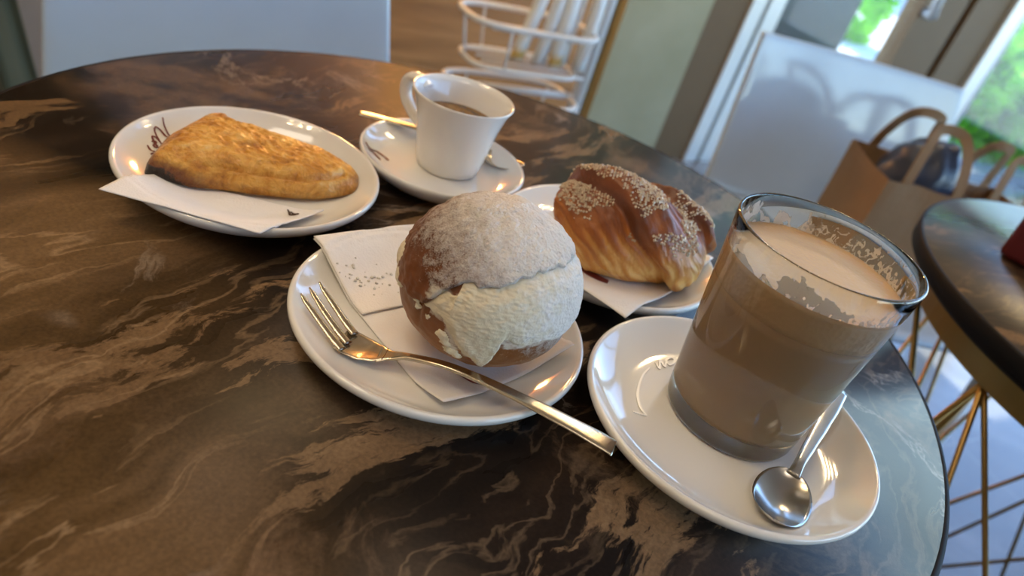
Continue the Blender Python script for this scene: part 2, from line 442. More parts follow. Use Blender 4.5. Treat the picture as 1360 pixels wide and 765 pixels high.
# ------------------------------------------------------------------ lamps
def mat_emit(name, col, st):
    a = M(name); e = a.n('ShaderNodeEmission'); e.inputs[0].default_value = (*col, 1); e.inputs[1].default_value = st
    a.t.links.new(e.outputs[0], a.out.inputs[0]); return a.m
BULB = mat_emit('warm_bulb', (1, .72, .38), 75)
FILL = mat_emit('warm_fill', (1, .84, .66), 4.2)
def pendant(loc, label):
    t = thing('pendant_lamp', label, 'lamp', loc)
    tube('cord', [(0, 0, .03), (0, 0, TOP - loc[2])], .004, BLACK, t, 6)
    box('rail', (0, 0, .02), (.56, .16, .02), BLACK, t)
    for i in range(4):
        for j in (-1, 1):
            x = -.21 + i * .14
            b = lathe('bulb', [(0, -.05), (.018, -.043), (.025, -.026), (.018, -.007), (.010, .012)], BULB, t, 16); b.location = (x, j * .055, 0)
    return t
pendant((.60, 1.95, 1.45), 'black pendant rail with eight warm bulbs near street wall')
pendant((-.75, .15, 1.6), 'black pendant rail with eight warm bulbs near left wall')
def fill_panel(x, y, lab):  # unseen glowing panels, added as warm fill for the room
    t = thing('fill_light', 'unseen ceiling panel added as warm fill light, ' + lab, 'lamp', (x, y, TOP), 0, 'added fill panels')
    box('frame', (0, 0, -.015), (.66, .66, .03), WHITE_MT, t)
    box('diffuser', (0, 0, -.033), (.6, .6, .006), FILL, t)
fill_panel(-1.3, -.6, 'nearest the left wall'); fill_panel(.3, -1.0, 'nearest the rear wall'); fill_panel(-.9, .9, 'above the wood cladding')
# warm wall lamp over the wood cladding
ws = thing('wall_lamp', 'warm wall lamp on the wood cladding above the frame', 'lamp', W(-.75, .03, .60))
pl = W(-.75, .06, .62) - Vector(ws.location)
box('wall_plate', WN * .011, (.10, .02, .16), BLACK, ws, WA)
box('arm', WN * .055, (.02, .08, .02), BLACK, ws, WA)
sh = lathe('glass_shade', [(0, -.14), (.05, -.13), (.062, -.09), (.058, -.02), (.02, .0), (0, .0)], mat_emit('lamp_glass', (1, .50, .15), 70), ws, 24, (WN.x * .10, WN.y * .10))

# green curtain at the far left
def mat_cloth(name, col, sc=700):
    a = M(name); co = a.coord()
    c = a.mix(a.noise(co, 8, 3), tuple(v * .7 for v in col), col)
    return a.pbr(c, .85, 0, a.bump(a.noise(co, sc, 2), .2, .001), Sheen_Weight=.2)
vs, fs = [], []
NX, NZ = 60, 30
for j in range(NZ + 1):
    z = FLOOR + .005 + (TOP - FLOOR - .01) * j / NZ
    for i in range(NX + 1):
        u = i / NX; x = -.50 * (1 - u); wob = .030 * math.sin(u * 26) + .012 * math.sin(u * 61 + z * 2)
        edge = .018 * math.sin(z * 9 + .8) * sstep(.6, 1, u)
        vs.append((x + edge, wob + .02 * math.sin(z * 3 + u * 5), z))
for j in range(NZ):
    for i in range(NX):
        k = j * (NX + 1) + i; fs.append((k, k + 1, k + NX + 2, k + NX + 1))
cu = mesh('curtain', vs, fs, mat_cloth('green_cloth', (.055, .068, .040)), None, loc=(-1.087, 1.33, 0))
cu.rotation_euler = (0, 0, .25)
cu.modifiers.new('thick', 'SOLIDIFY').thickness = .004
tag(cu, 'dark green cloth hanging in soft folds at the far left edge', 'curtain')

# ------------------------------------------------------------------ chairs
def chair(label, TL, TR, BL, BR, depth, lift=0):
    TL, TR, BL, BR = map(Vector, (TL, TR, BL, BR))
    mid = (BL + BR) / 2; base = Vector((mid.x, mid.y, FLOOR))
    dn = (BR - BL); dn.z = 0; dn.normalize(); fw = Vector((dn.y, -dn.x, 0))     # towards the sitter
    t = thing('cafe_chair', label, 'chair', base, 0, None)
    NU, NV = 24, 24
    vs, fs = [], []
    rows = []
    for j in range(NV + 1):
        v = j / NV
        for i in range(NU + 1):
            u = i / NU
            # rounded corners at the top
            p = BL.lerp(BR, u).lerp(TL.lerp(TR, u), v)
            r = .03
            p = p + fw * (.018 * (2 * u - 1) ** 2 - .004)
            vs.append(p - base)
    for j in range(NV):
        for i in range(NU):
            k = j * (NU + 1) + i; fs.append((k, k + 1, k + NU + 2, k + NU + 1))
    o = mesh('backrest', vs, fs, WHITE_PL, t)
    so = o.modifiers.new('thick', 'SOLIDIFY'); so.thickness = .012; so.offset = 0
    bevel(o, .004, 3)
    vs, fs = [], []
    sz = BL.z - .012
    NV = 16
    for j in range(NV + 1):
        v = j / NV
        for i in range(NU + 1):
            u = i / NU
            p = BL.lerp(BR, u) + fw * (depth * v)
            p = p + (mid + fw * depth * v - p) * (.10 * v)
            p.z = sz - .012 * math.sin(PI * v) * (1 - (2 * u - 1) ** 2) + .012 * (1 - v) ** 6
            vs.append(p - base)
    for j in range(NV):
        for i in range(NU):
            k = j * (NU + 1) + i; fs.append((k, k + 1, k + NU + 2, k + NU + 1))
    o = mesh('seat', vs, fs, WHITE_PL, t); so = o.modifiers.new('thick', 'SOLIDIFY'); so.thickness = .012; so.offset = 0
    w_ = (BR - BL).length
    for a in (-.42, .42):
        for b in (.06, .92):
            p = dn * (a * w_) + fw * (depth * b); p.z = sz - FLOOR - .014
            q = dn * (a * w_ * 1.08) + fw * (depth * (b + (.06 if b > .5 else -.06))); q.z = 0.0
            tube('leg', [p, q], [.012, .009], WHITE_MT, t, 10)
    return t
chair('white glossy cafe chair across the table, behind the pastry plate', (-.563, .727, .03), (-.2625, .9007, .03), (-.552, .683, -.275), (-.2022, .8855, -.275), .235)
chair('white glossy cafe chair by the door, paper bag on its seat', (.269, 1.402, .02), (.6814, 1.5105, .02), (.278, 1.36, -.275), (.752, 1.485, -.275), .40)

# ------------------------------------------------------------------ tables
def table(label, c, mar, phase, rot, nn=9, twist=100):
    t = thing('cafe_table', label, 'table', (c[0], c[1], FLOOR), rot)
    H = -FLOOR
    lathe('table_top', [(0, H - .016), (.2975, H - .016), (.2985, H - .003), (.2975, H), (0, H)], mar, t, 160)
    lathe('edge_band', [(.2975, H - .017), (.3008, H - .0165), (.3012, H - .002), (.3, H - .0002), (.2975, H - .0004)], BLACK, t, 160, closed=True)
    lathe('under_panel', [(0, H - .026), (.288, H - .026), (.294, H - .0165), (0, H - .0165)], BLACK, t, 120)
    R = .272
    lathe('support_ring', [(R - .006, H - .052), (R + .006, H - .052), (R + .006, H - .026), (R - .006, H - .026)], GOLD, t, 96, closed=True, smooth=False)
    lathe('floor_ring', [(R - .006, 0), (R + .006, 0), (R + .006, .012), (R - .006, .012)], GOLD, t, 96, closed=True, smooth=False)
    for k in range(nn):
        a = phase + 2 * PI * k / nn
        for sgn in (-1, 1):
            for tw in (twist, twist * .45):
                b = a + sgn * math.radians(tw)
                tube('rod', [(R * math.cos(a), R * math.sin(a), H - .051), (R * math.cos(b), R * math.sin(b), .011)], .0027, GOLD, t, 8)
    return t
table('round dark marble cafe table carrying the breakfast plates', (-.0354, .3973), MAR1, .2, 0)
table('round marble cafe table on gold wire base, right edge', (.650, .622), MAR2, math.radians(198.7), 0)
# ------------------------------------------------------------------ crockery
PR = [(0, .0075), (.62, .0075), (.75, .0087), (.86, .0118), (.93, .0153), (.97, .0174), (1.0, .0165)]
def plate_z(d, R): return interp(d / R, PR)
def plate_prof(R):
    return [(0, .0035), (.52 * R, .0035), (.54 * R, .0004), (.56 * R, 0), (.60 * R, 0), (.615 * R, .0006), (.63 * R, .0022), (.74 * R, .0030), (.86 * R, .0060), (.95 * R, .0105), (.985 * R, .0132), (R, .0152), (.9985 * R, .0168), (.988 * R, .0178), (.972 * R, .0177), (.955 * R, .0168), (.93 * R, .0153), (.86 * R, .0118), (.80 * R, .0100), (.75 * R, .0087), (.70 * R, .0080), (.62 * R, .0075), (.4 * R, .0074), (0, .0074)]
def flat_stroke(pts, wd, th=.0003):
    P = smooth_path(pts, 5); vs, fs = [], []
    for i, p in enumerate(P):
        t = (P[min(i + 1, len(P) - 1)] - P[max(i - 1, 0)]); t.z = 0
        if t.length < 1e-9: t = Vector((1, 0, 0))
        t.normalize(); b = Vector((-t.y, t.x, 0))
        wv = wd * (.6 + .4 * math.sin(PI * min(1, max(0, i / (len(P) - 1)))))
        vs += [p - b * wv / 2, p + b * wv / 2, p + b * wv / 2 + Vector((0, 0, th)), p - b * wv / 2 + Vector((0, 0, th))]
    for i in range(len(P) - 1):
        a, b = i * 4, i * 4 + 4
        for k in range(4): fs.append((a + k, a + (k + 1) % 4, b + (k + 1) % 4, b + k))
    fs.append((0, 1, 2, 3)); n = len(vs); fs.append((n - 4, n - 3, n - 2, n - 1))
    return vs, fs
def plate(name, label, cat, c, R, group=None, strokes=None, smat=None, wd=.0013):
    t = thing(name, label, cat, (c[0], c[1], 0), 0, group)
    lathe('dish', plate_prof(R), PORC, t, 128)
    if strokes:
        parts = [flat_stroke([Vector((x - c[0], y - c[1], z)) for x, y, z in s], wd) for s in strokes]
        mesh('printed_logo', *join(parts), smat, t, smooth=False)
    return t
SCRIPT = [[(-.2336, .3901, .0157), (-.2302, .3863, .0129), (-.2255, .3826, .0105), (-.2234, .382, .0097), (-.2252, .3798, .0102), (-.2296, .3814, .012), (-.232, .3809, .0135), (-.2317, .3784, .013), (-.2286, .3753, .0114), (-.2222, .3709, .009)],
 [(-.2222, .3709, .009), (-.2271, .3734, .0107), (-.2292, .3724, .0115), (-.2261, .369, .0104), (-.2217, .3665, .0089)],
 [(-.2266, .3678, .0106), (-.2263, .3699, .0105), (-.2249, .3694, .0099), (-.2243, .3657, .0098), (-.2225, .3655, .0092), (-.2232, .3681, .0093)],
 [(-.226, .3623, .0106), (-.2233, .3604, .0098), (-.2216, .3607, .0091), (-.2196, .361, .0088)],
 [(-.2204, .3567, .009), (-.2203, .3587, .0089), (-.219, .3571, .0088)]]
ESCRIPT = [[(-.1252, .4499, .0154), (-.1217, .4494, .0127), (-.1171, .4539, .0096), (-.1107, .4524, .0083)], [(-.1217, .4456, .0138), (-.1181, .4478, .011), (-.1118, .4453, .0089)], [(-.1107, .4524, .0083), (-.1075, .45, .008)]]
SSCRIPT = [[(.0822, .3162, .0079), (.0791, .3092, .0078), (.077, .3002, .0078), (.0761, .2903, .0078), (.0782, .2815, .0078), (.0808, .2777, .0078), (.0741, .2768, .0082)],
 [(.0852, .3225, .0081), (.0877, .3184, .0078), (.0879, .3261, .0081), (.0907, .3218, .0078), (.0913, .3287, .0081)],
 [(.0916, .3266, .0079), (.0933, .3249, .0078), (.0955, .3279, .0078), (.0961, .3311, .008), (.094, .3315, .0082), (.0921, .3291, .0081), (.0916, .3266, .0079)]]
PAS = (-.167, .372); BUN = (-.0287, .2914); CRO = (.050, .424); ESP = (-.074, .466); SAU = (.1218, .291)
plate('plate', 'white plate with red script logo, under the long golden pastry', 'plate', PAS, .074, None, SCRIPT, RED, .0011)
plate('plate', 'white plate under the sugar dusted cream bun, fork across it', 'plate', BUN, .0732)
plate('plate', 'white plate under the sugared croissant', 'plate', CRO, .0723)
plate('saucer', 'small white saucer under the espresso cup', 'saucer', ESP, .058, None, ESCRIPT, RED, .0014)
plate('saucer', 'white saucer under the tall glass of milky coffee', 'saucer', SAU, .0744, None, SSCRIPT, LOGOGLARE, .0014)

# ------------------------------------------------------------------ napkins
def napkin(label, quad, c, R, group=None, lift=.0010, droop=.10, fold=None, n=44, seed=1, prints=None, curl=0):
    A, B, D_, E_ = [Vector((x, y, 0)) for x, y in quad]
    base = (A + B + D_ + E_) / 4; vs, fs = [], []
    t = thing('napkin', label, 'napkin', (base.x, base.y, .0085), 0, group)
    def zz(p):
        d = math.hypot(p.x - c[0], p.y - c[1])
        if d <= .96 * R: z = max(plate_z(d, R), .0076 + .0095 * sstep(.55, .97, d / R))
        else: z = .0184 - droop * max(0, d - R) + .0
        if d > .90 * R and d <= .96 * R: z = max(z, .0172)
        return z + lift
    for j in range(n + 1):
        for i in range(n + 1):
            u, v = i / n, j / n
            p = A.lerp(B, u).lerp(E_.lerp(D_, u), v)
            z = zz(p) + .0004 * noise.noise(p * 60 + Vector((seed, 0, 0))) + curl * (abs(u - .5) * 2) ** 3 * .002
            vs.append(Vector((p.x, p.y, z)) - Vector(t.location))
    for j in range(n):
        for i in range(n):
            k = j * (n + 1) + i; fs.append((k, k + 1, k + n + 2, k + n + 1))
    o = mesh('lower_ply' if fold else 'sheet', vs, fs, PAPER, t)
    s = o.modifiers.new('thick', 'SOLIDIFY'); s.thickness = .0005; s.offset = 1
    if fold:
        vs, fs = [], []
        for j in range(n + 1):
            for i in range(n + 1):
                u = i / n * fold; v = j / n
                p = A.lerp(B, u).lerp(E_.lerp(D_, u), v)
                z = zz(p) + .0009 + .0004 * noise.noise(p * 60 + Vector((seed, 0, 0)))
                vs.append(Vector((p.x, p.y, z)) - Vector(t.location))
        for j in range(n):
            for i in range(n):
                k = j * (n + 1) + i; fs.append((k, k + 1, k + n + 2, k + n + 1))
        o = mesh('folded_ply', vs, fs, PAPER, t); s = o.modifiers.new('thick', 'SOLIDIFY'); s.thickness = .0006; s.offset = 1
    if prints:
        for nm, mt, pl, wd in prints:
            parts = []
            for st in pl:
                q = []
                for x, y in st:
                    p = Vector((x, y, 0)); q.append(Vector((x, y, zz(p) + .0008)) - Vector(t.location))
                parts.append(flat_stroke(q, wd))
            mesh(nm, *join(parts), mt, t, smooth=False)
    return t
napkin('white paper napkin under the long pastry, hanging over plate rim', [(-.2090, .2945), (-.1288, .3025), (-.1160, .3560), (-.2040, .3400)], PAS, .074, lift=.0006, droop=.02, seed=3,
       prints=[('printed_mark', DARKPRINT, [[(-.1335, .3475), (-.1310, .3440), (-.1290, .3405), (-.1265, .3420)], [(-.1310, .3460), (-.1280, .3430), (-.1255, .3440)]], .0012)])
napkin('white paper napkin folded under the cream bun and the fork', [(-.1052, .3137), (-.0120, .2330), (.0385, .3004), (-.0547, .3680)], BUN, .0732, fold=.44, seed=5,
       prints=[('printed_mark', RED, [[(-.012, .262), (-.003, .2595), (.006, .2605)]], .004)])
napkin('white paper napkin under the croissant, corner over plate rim', [(.0637, .3389), (.1205, .4443), (.042, .482), (-.0150, .3777)], CRO, .0723, droop=.08, seed=8,
       prints=[('printed_mark', RED, [[(.030, .398), (.042, .389), (.054, .386)]], .006)])

# ------------------------------------------------------------------ long golden pastry
def mat_pastry():
    a = M('baked_pastry'); co = a.coord()
    e = a.attr('edge'); n1 = a.noise(co, 75, 6, .65, .5); n2 = a.noise(co, 190, 5, .65)
    c = a.ramp(n1, [(.30, (.36, .115, .008)), (.44, (.66, .28, .03)), (.58, (.84, .45, .09)), (.72, (.92, .62, .24))])
    k = a.math('ADD', a.math('MULTIPLY', e, 1.0), a.math('MULTIPLY', a.math('SUBTRACT', n2, .5), .5))
    c = a.mix(a.ramp(k, [(.50, 0), (.80, .8), (1.0, 1)]), c, (.14, .034, .006))
    c = a.mix(a.ramp(k, [(.92, 0), (1.15, 1)]), c, (.018, .006, .003))
    nm = a.bump(n2, 1.0, .0022, a.bump(n1, .9, .004))
    return a.pbr(c, a.ramp(n2, [(.3, .26), (.7, .46)]), 0, nm, Subsurface_Weight=.1, Subsurface_Radius=(.006, .003, .001), Coat_Weight=.25, Coat_Roughness=.2)
out = [(-.1121, .4043), (-.1101, .3886), (-.1253, .3673), (-.1505, .3525), (-.1690, .3449), (-.1860, .3361), (-.2009, .3345), (-.2100, .3345), (-.2140, .3450), (-.2180, .3640), (-.2180, .3843), (-.2150, .4000), (-.2101, .4072), (-.2012, .4044), (-.1880, .4074), (-.1646, .4104), (-.1357, .4127), (-.1190, .4093)]
O2 = smooth_path([Vector((x, y, 0)) for x, y in out + out[:1]], 16)[:-1]
cen = Vector((-.165, .378, 0))
tp = thing('pastry', 'long flat golden brown pastry with a dark hole, on napkin', 'pastry', (cen.x, cen.y, .0095))
vs, fs, at = [Vector((0, 0, .0195))], [], [0.]
NR = 60
for k in range(1, NR + 1):
    f = k / NR
    for p in O2:
        q = (p - cen) * f
        wp = q + cen
        ln = sstep(-.22, -.11, wp.x)
        hh = .0205 - .004 * ln
        z = hh * (1 - f ** 4.5) ** .55 if f < 1 else 0
        z += .0012 * noise.noise(wp * 70) * (1 - f * .5) - .0016 * abs(noise.noise(Vector((wp.x * 120, wp.y * 200, 1)))) * (1 - f ** 6) + .0008 * noise.noise(wp * 300) * (1 - f ** 8)
        # pressed seam along the front edge
        z -= .0034 * math.exp(-((f - .85) / .030) ** 2) * (1 if wp.y < .39 else .2) * sstep(-.19, -.16, wp.x)
        z += .003 * math.exp(-((wp.x + .213) ** 2 + (wp.y - .405) ** 2) / .00012)
        # small burst hole
        hd = math.hypot(wp.x + .1330, wp.y - .4010)
        z -= .004 * math.exp(-(hd / .0022) ** 2)
        vs.append(Vector((q.x, q.y, max(z, .0002)))); at.append(max(f ** 7 * (.62 + .55 * sstep(-.165, -.205, wp.x) * (1 - sstep(.36, .40, wp.y)) + .25 * sstep(.40, .41, wp.y)), 1.3 * math.exp(-(hd / .0026) ** 2)))
n = len(O2)
for i in range(n): fs.append((0, 1 + i, 1 + (i + 1) % n))
for k in range(NR - 1):
    for i in range(n):
        a = 1 + k * n + i; b = 1 + k * n + (i + 1) % n; fs.append((a, b, b + n, a + n))
fs.append(tuple(1 + (NR - 1) * n + i for i in range(n)))
mesh('crust', vs, fs, mat_pastry(), tp, attrs={'edge': at})

# ------------------------------------------------------------------ cream bun
BC = Vector((-.0105, .2860, .0115)); RX, RZT, RZB = .0412, .0385, .0340
tb = thing('cream_bun', 'round bun split and filled with cream, dusted with icing sugar', 'bun', BC)
CZ = .0345
def bun_p(az, el, off):
    ce, se = math.cos(el), math.sin(el)
    r = RX + off
    z = CZ + se * ((RZT if se > 0 else RZB) + off)
    # flattened foot
    k = ce if se > 0 else (1 - abs(se) ** 2.6) ** .5
    return Vector((r * k * math.cos(az), r * k * math.sin(az), max(z, .0002 if off <= 0 else .0006)))
LID = [(-180, 6), (-165, 2), (-150, -2), (-135, -2), (-122, 3), (-113, 16), (-104, 28), (-99, 29), (-87, 30), (-71, 37), (-54, 43), (-33, 44), (8, 40), (40, 30), (90, 22), (140, 12), (180, 6)]
LOW = [(-180, -14), (-172, -14), (-160, -10), (-150, 30), (-140, 40), (-130, 20), (-124, 2), (-116, 2), (-108, 1), (-102, -7), (-96, -16), (-90, -24), (-85, -26), (-80, -34), (-76, -38), (-73, -22), (-70, 0), (-67, 0), (-62, -5), (-55, -5), (-45, -3), (-35, -4), (-13, -9), (20, -9), (60, -5), (120, 0), (180, -14)]
def wrap(a):
    d = math.degrees(a)
    while d > 180: d -= 360
    while d < -180: d += 360
    return d
def shell(name, offf, mt, el0=-PI / 2, el1=PI / 2, na=260, ne=150, smf=None):
    vs, fs, sm = [], [], []
    for j in range(ne + 1):
        el = el0 + (el1 - el0) * j / ne
        for i in range(na):
            az = 2 * PI * i / na
            vs.append(bun_p(az, el, offf(az, el)))
            if smf: sm.append(smf(az, el))
    for j in range(ne):
        for i in range(na):
            fs.append((j * na + i, j * na + (i + 1) % na, (j + 1) * na + (i + 1) % na, (j + 1) * na + i))
    fs.append(tuple(range(na))); fs.append(tuple(range(ne * na, ne * na + na)))
    return mesh(name, vs, fs, mt, tb, attrs={'smear': sm} if smf else None)
def smear(az, el):
    a = wrap(az); e = math.degrees(el)
    s = max(0, 1 - abs(e - interp(a, LOW)) / 9) * (1 if -118 < a < -20 else .0) * .8
    if -130 < a < -96: s = max(s, 1.0 * max(0, 1 - abs(e - 14) / 13) * sstep(-130, -118, a))
    s = max(s, .85 * math.exp(-((a + 98) / 7) ** 2 - ((e + 20) / 9) ** 2), .85 * math.exp(-((a + 66) / 6) ** 2 - ((e + 5) / 6) ** 2))
    return s
def dirv(az, el): return Vector((math.cos(el) * math.cos(az), math.cos(el) * math.sin(az), math.sin(el)))
def mat_bun(name, powder):
    a = M(name); co = a.coord(); sm = a.attr('smear')
    n1 = a.noise(co, 45, 4); fine = a.noise(co, 1500, 3, .6); mid = a.noise(co, 260, 5, .65)
    z = a.sep(co)
    c = a.ramp(a.math('ADD', a.math('MULTIPLY', z[2], 9.0), a.math('MULTIPLY', n1, .5)), [(.22, (.42, .20, .055)), (.42, (.27, .100, .022)), (.62, (.165, .052, .012)), (.9, (.13, .040, .011))])
    # icing sugar: thick on top and to the right, thin on the left flank
    k = a.math('ADD', a.math('MULTIPLY', z[2], 15.0), a.math('MULTIPLY', z[0], 15.0))
    k = a.math('ADD', k, a.math('MULTIPLY', z[1], 3.0))
    k = a.math('ADD', k, a.math('MULTIPLY', a.math('SUBTRACT', mid, .5), 1.1))
    k = a.math('ADD', k, a.math('MULTIPLY', a.math('SUBTRACT', n1, .5), .7))
    k = a.math('ADD', k, a.math('MULTIPLY', a.math('SUBTRACT', fine, .5), .8))
    pw = a.ramp(a.math('MULTIPLY', a.math('SUBTRACT', k, powder), .8), [(.0, 0), (.12, .35), (.5, .85), (.8, .97)])
    c = a.mix(pw, c, (.84, .81, .78))
    str_ = a.noise(a.mapping(co, rot=(.5, .3, 0), scale=(1, 1, 2.5)), 170, 4, .6)
    sk = a.ramp(a.math('ADD', sm, a.math('MULTIPLY', a.math('SUBTRACT', str_, .5), 1.3)), [(.42, 0), (.72, .8)])
    c = a.mix(sk, c, (.80, .74, .64))
    grains = a.voro(co, 620)
    h = a.math('MULTIPLY', a.math('ADD', grains, fine), pw)
    nm = a.bump(h, .75, .0012, a.bump(mid, .25, .001))
    return a.pbr(c, a.mix(pw, (.42, .42, .42), (.95, .95, .95)), 0, nm, Subsurface_Weight=.08, Subsurface_Radius=(.006, .003, .0015))
def off_body(az, el):
    return .0006 * noise.noise(dirv(az, el) * 3) + .0003 * noise.noise(dirv(az, el) * 11) - .0012 * math.exp(-((wrap(az) + 126) / 2.2) ** 2) * math.exp(-((math.degrees(el) - 2) / 22) ** 2)
shell('bun_base', off_body, mat_bun('bun_crust', .72), smf=smear)
def off_lid(az, el):
    a = wrap(az); e = math.degrees(el)
    d = e - (interp(a, LID) + 3.0 * noise.noise(dirv(az, 0) * 9))
    o = -.004 + .0062 * sstep(-1.6, 1.4, d) + off_body(az, el)
    dd = dirv(az, el)
    o += .0006 * noise.noise(dd * 9 + Vector((3, 0, 0))) + .00035 * noise.noise(dd * 26)
    # shallow crater near the crown
    q = (dd - dirv(math.radians(140), math.radians(70))).length
    return o - .0014 * math.exp(-(q / .22) ** 2) + .0007 * math.exp(-((q - .34) / .10) ** 2)
shell('bun_lid', off_lid, mat_bun('bun_lid_crust', .28), math.radians(-16), smf=lambda a, e: smear(a, e) * .9)
def mat_cream():
    a = M('whipped_cream'); co = a.coord(); s = a.sep(co)
    n = a.noise(co, 130, 5, .6)
    pw = a.ramp(a.math('ADD', a.math('MULTIPLY', s[0], 18), a.math('MULTIPLY', a.noise(co, 200, 4), .8)), [(.68, 0), (1.05, 1)])
    c = a.mix(n, (.72, .63, .45), (.80, .73, .57))
    c = a.mix(pw, c, (.85, .83, .80))
    nm = a.bump(a.math('MULTIPLY', a.voro(co, 620), pw), .5, .001, a.bump(n, .45, .003))
    return a.pbr(c, a.mix(pw, (.45, .45, .45), (.9, .9, .9)), 0, nm, Subsurface_Weight=.25, Subsurface_Radius=(.006, .005, .004))
def off_cream(az, el):
    a = wrap(az); e = math.degrees(el); dd = dirv(az, el)
    lo = interp(a, LOW) + 4.5 * fbm(dd, 8, 5) + 1.5 * fbm(dd, 40, 3)
    hi = interp(a, LID) + 1.0
    d = min(e - lo, hi - e)
    if -128 < a < -104:                      # streaks smeared up towards the hinge
        d = min(d, 18 - e + 10 * fbm(dd, 12)) 
    o = -.004 + .0048 * sstep(-5, 1.5, d) + .0012 * sstep(0, 12, d)
    o += (.0010 * fbm(dd, 7, 4) + .0007 * fbm(Vector((dd.x, dd.y, dd.z * 3)), 16, 3)) * sstep(0, 4, d)
    # scattered dabs below the cream and on the left flank
    for (ca, ce, rr, th) in ((-106, -13, 5, .0012), (-103, -19, 4, .0010), (-99, -27, 5, .0012), (-131, 1, 4, .0011), (-134, 9, 3.2, .0010), (-118, -6, 2.5, .0008), (-95, -30, 4, .001), (-128, -4, 2.4, .0009), (-171, 7, 13, .0034), (-158, -2, 9, .0026)):
        q = math.hypot((a - ca) * math.cos(el), e - ce) + 3.2 * fbm(dd, 22, 3)
        if q < rr: o = max(o, th * (1 - (max(q, 0) / rr) ** 2) + .0001)
    return o
shell('cream_filling', off_cream, mat_cream(), math.radians(-48), math.radians(60), 420, 170)

# ------------------------------------------------------------------ croissant
def mat_croissant():
    a = M('croissant_crust'); co = a.coord()
    bk = a.attr('bake'); st = a.attr('layer')
    stripes = a.noise(a.mapping(a.n('ShaderNodeAttribute', attribute_name='uvw').outputs['Vector'], scale=(1, 1, 1)), 1.0, 4, .6)
    n = a.noise(co, 60, 5, .6)
    k = a.math('ADD', bk, a.math('ADD', a.math('MULTIPLY', a.math('SUBTRACT', st, .5), .30), a.math('MULTIPLY', a.math('SUBTRACT', n, .5), .35)))
    c = a.ramp(k, [(.02, (.74, .47, .17)), (.20, (.56, .25, .050)), (.40, (.39, .125, .020)), (.62, (.24, .066, .013)), (.92, (.13, .034, .009))])
    nm = a.bump(a.noise(co, 320, 4, .6), .35, .001, a.bump(n, .4, .003, a.bump(st, .4, .002)))
    return a.pbr(c, a.ramp(n, [(.35, .30), (.65, .55)]), 0, nm, Coat_Weight=.18, Coat_Roughness=.25, Subsurface_Weight=.05, Subsurface_Radius=(.006, .003, .001))
CB = Vector((.062, .414, .0095))
tc = thing('croissant', 'glossy brown croissant with coarse sugar on its crown', 'croissant', CB)
axis = [(-.050, .000, .022), (-.040, -.002, .025), (-.024, -.004, .0275), (-.008, -.004, .027), (.008, -.002, .0245), (.022, .003, .0215), (.032, .010, .0195), (.040, .017, .018)]
rads = [(0, .008), (.05, .0185), (.14, .0265), (.28, .0315), (.45, .0320), (.60, .0300), (.74, .0275), (.86, .0240), (.95, .0175), (1, .006)]
AX = smooth_path(axis, 14); NA = len(AX); NP = 120
vs, fs, bake, lay = [], [], [], []
for i, p in enumerate(AX):
    u = i / (NA - 1)
    t = (AX[min(i + 1, NA - 1)] - AX[max(i - 1, 0)]); t.normalize()
    b = Vector((0, 0, 1)); sd_ = b.cross(t).normalized(); up = t.cross(sd_).normalized()
    r0 = interp(u, rads)
    for j in range(NP):
        f = 2 * PI * j / NP                      # 0 = far side, pi/2 = top
        # spiral wraps: the dough steps down from one turn to the next
        g = ((f + PI / 2) % (2 * PI)) - PI       # 0 = top, + = near side
        ph = 2.0 * (u - .26 * g) + .78 + .10 * noise.noise(Vector((u * 3, g, 5)))
        fr = ph - math.floor(ph)
        wrapb = (1 - fr ** 1.6) * sstep(0, .15, fr)
        r = r0 * (.77 + .285 * wrapb)
        lines = max(-1, min(1, 2.2 * noise.noise(Vector((ph * 13, g * 1.3 + u * 3, 3))) + .9 * noise.noise(Vector((ph * 34, g * 2 + u * 4, 8)))))
        r += .00030 * lines + .0010 * noise.noise(Vector((u * 7, math.cos(f) * 2, math.sin(f) * 2)))
        q = p + (sd_ * math.cos(f) * 1.02 + up * math.sin(f) * 1.06) * r
        q += Vector((1, 1, 1)) * .0012 * noise.noise(q * 60)
        q += (q - p).normalized() * (.0009 * fbm(Vector((ph * 5, g * 3, u * 10)), 2.2, 3) - .0007 * max(0, noise.noise(q * 210)))
        if q.z < .0012: q.z = .0012 + .0006 * abs(noise.noise(q * 90))
        vs.append(q)
        hgt = (q.z - .004) / .055
        bake.append(.12 + .60 * sstep(.12, .85, hgt) + .22 * (1 - sstep(.0, .25, fr)) * sstep(.2, .5, hgt))
        lay.append(.5 + .5 * lines)
for i in range(NA - 1):
    for j in range(NP):
        fs.append((i * NP + j, i * NP + (j + 1) % NP, (i + 1) * NP + (j + 1) % NP, (i + 1) * NP + j))
fs.append(tuple(range(NP))); fs.append(tuple(range((NA - 1) * NP, NA * NP)))
CRUST = mesh('crust', vs, fs, mat_croissant(), tc, attrs={'bake': bake, 'layer': lay})
SUGAR = simple('sugar', (.85, .70, .52), .25, 0, Transmission_Weight=.3)
rnd = random.Random(5); parts = []
CRV = CRUST.data.vertices
tries = 0
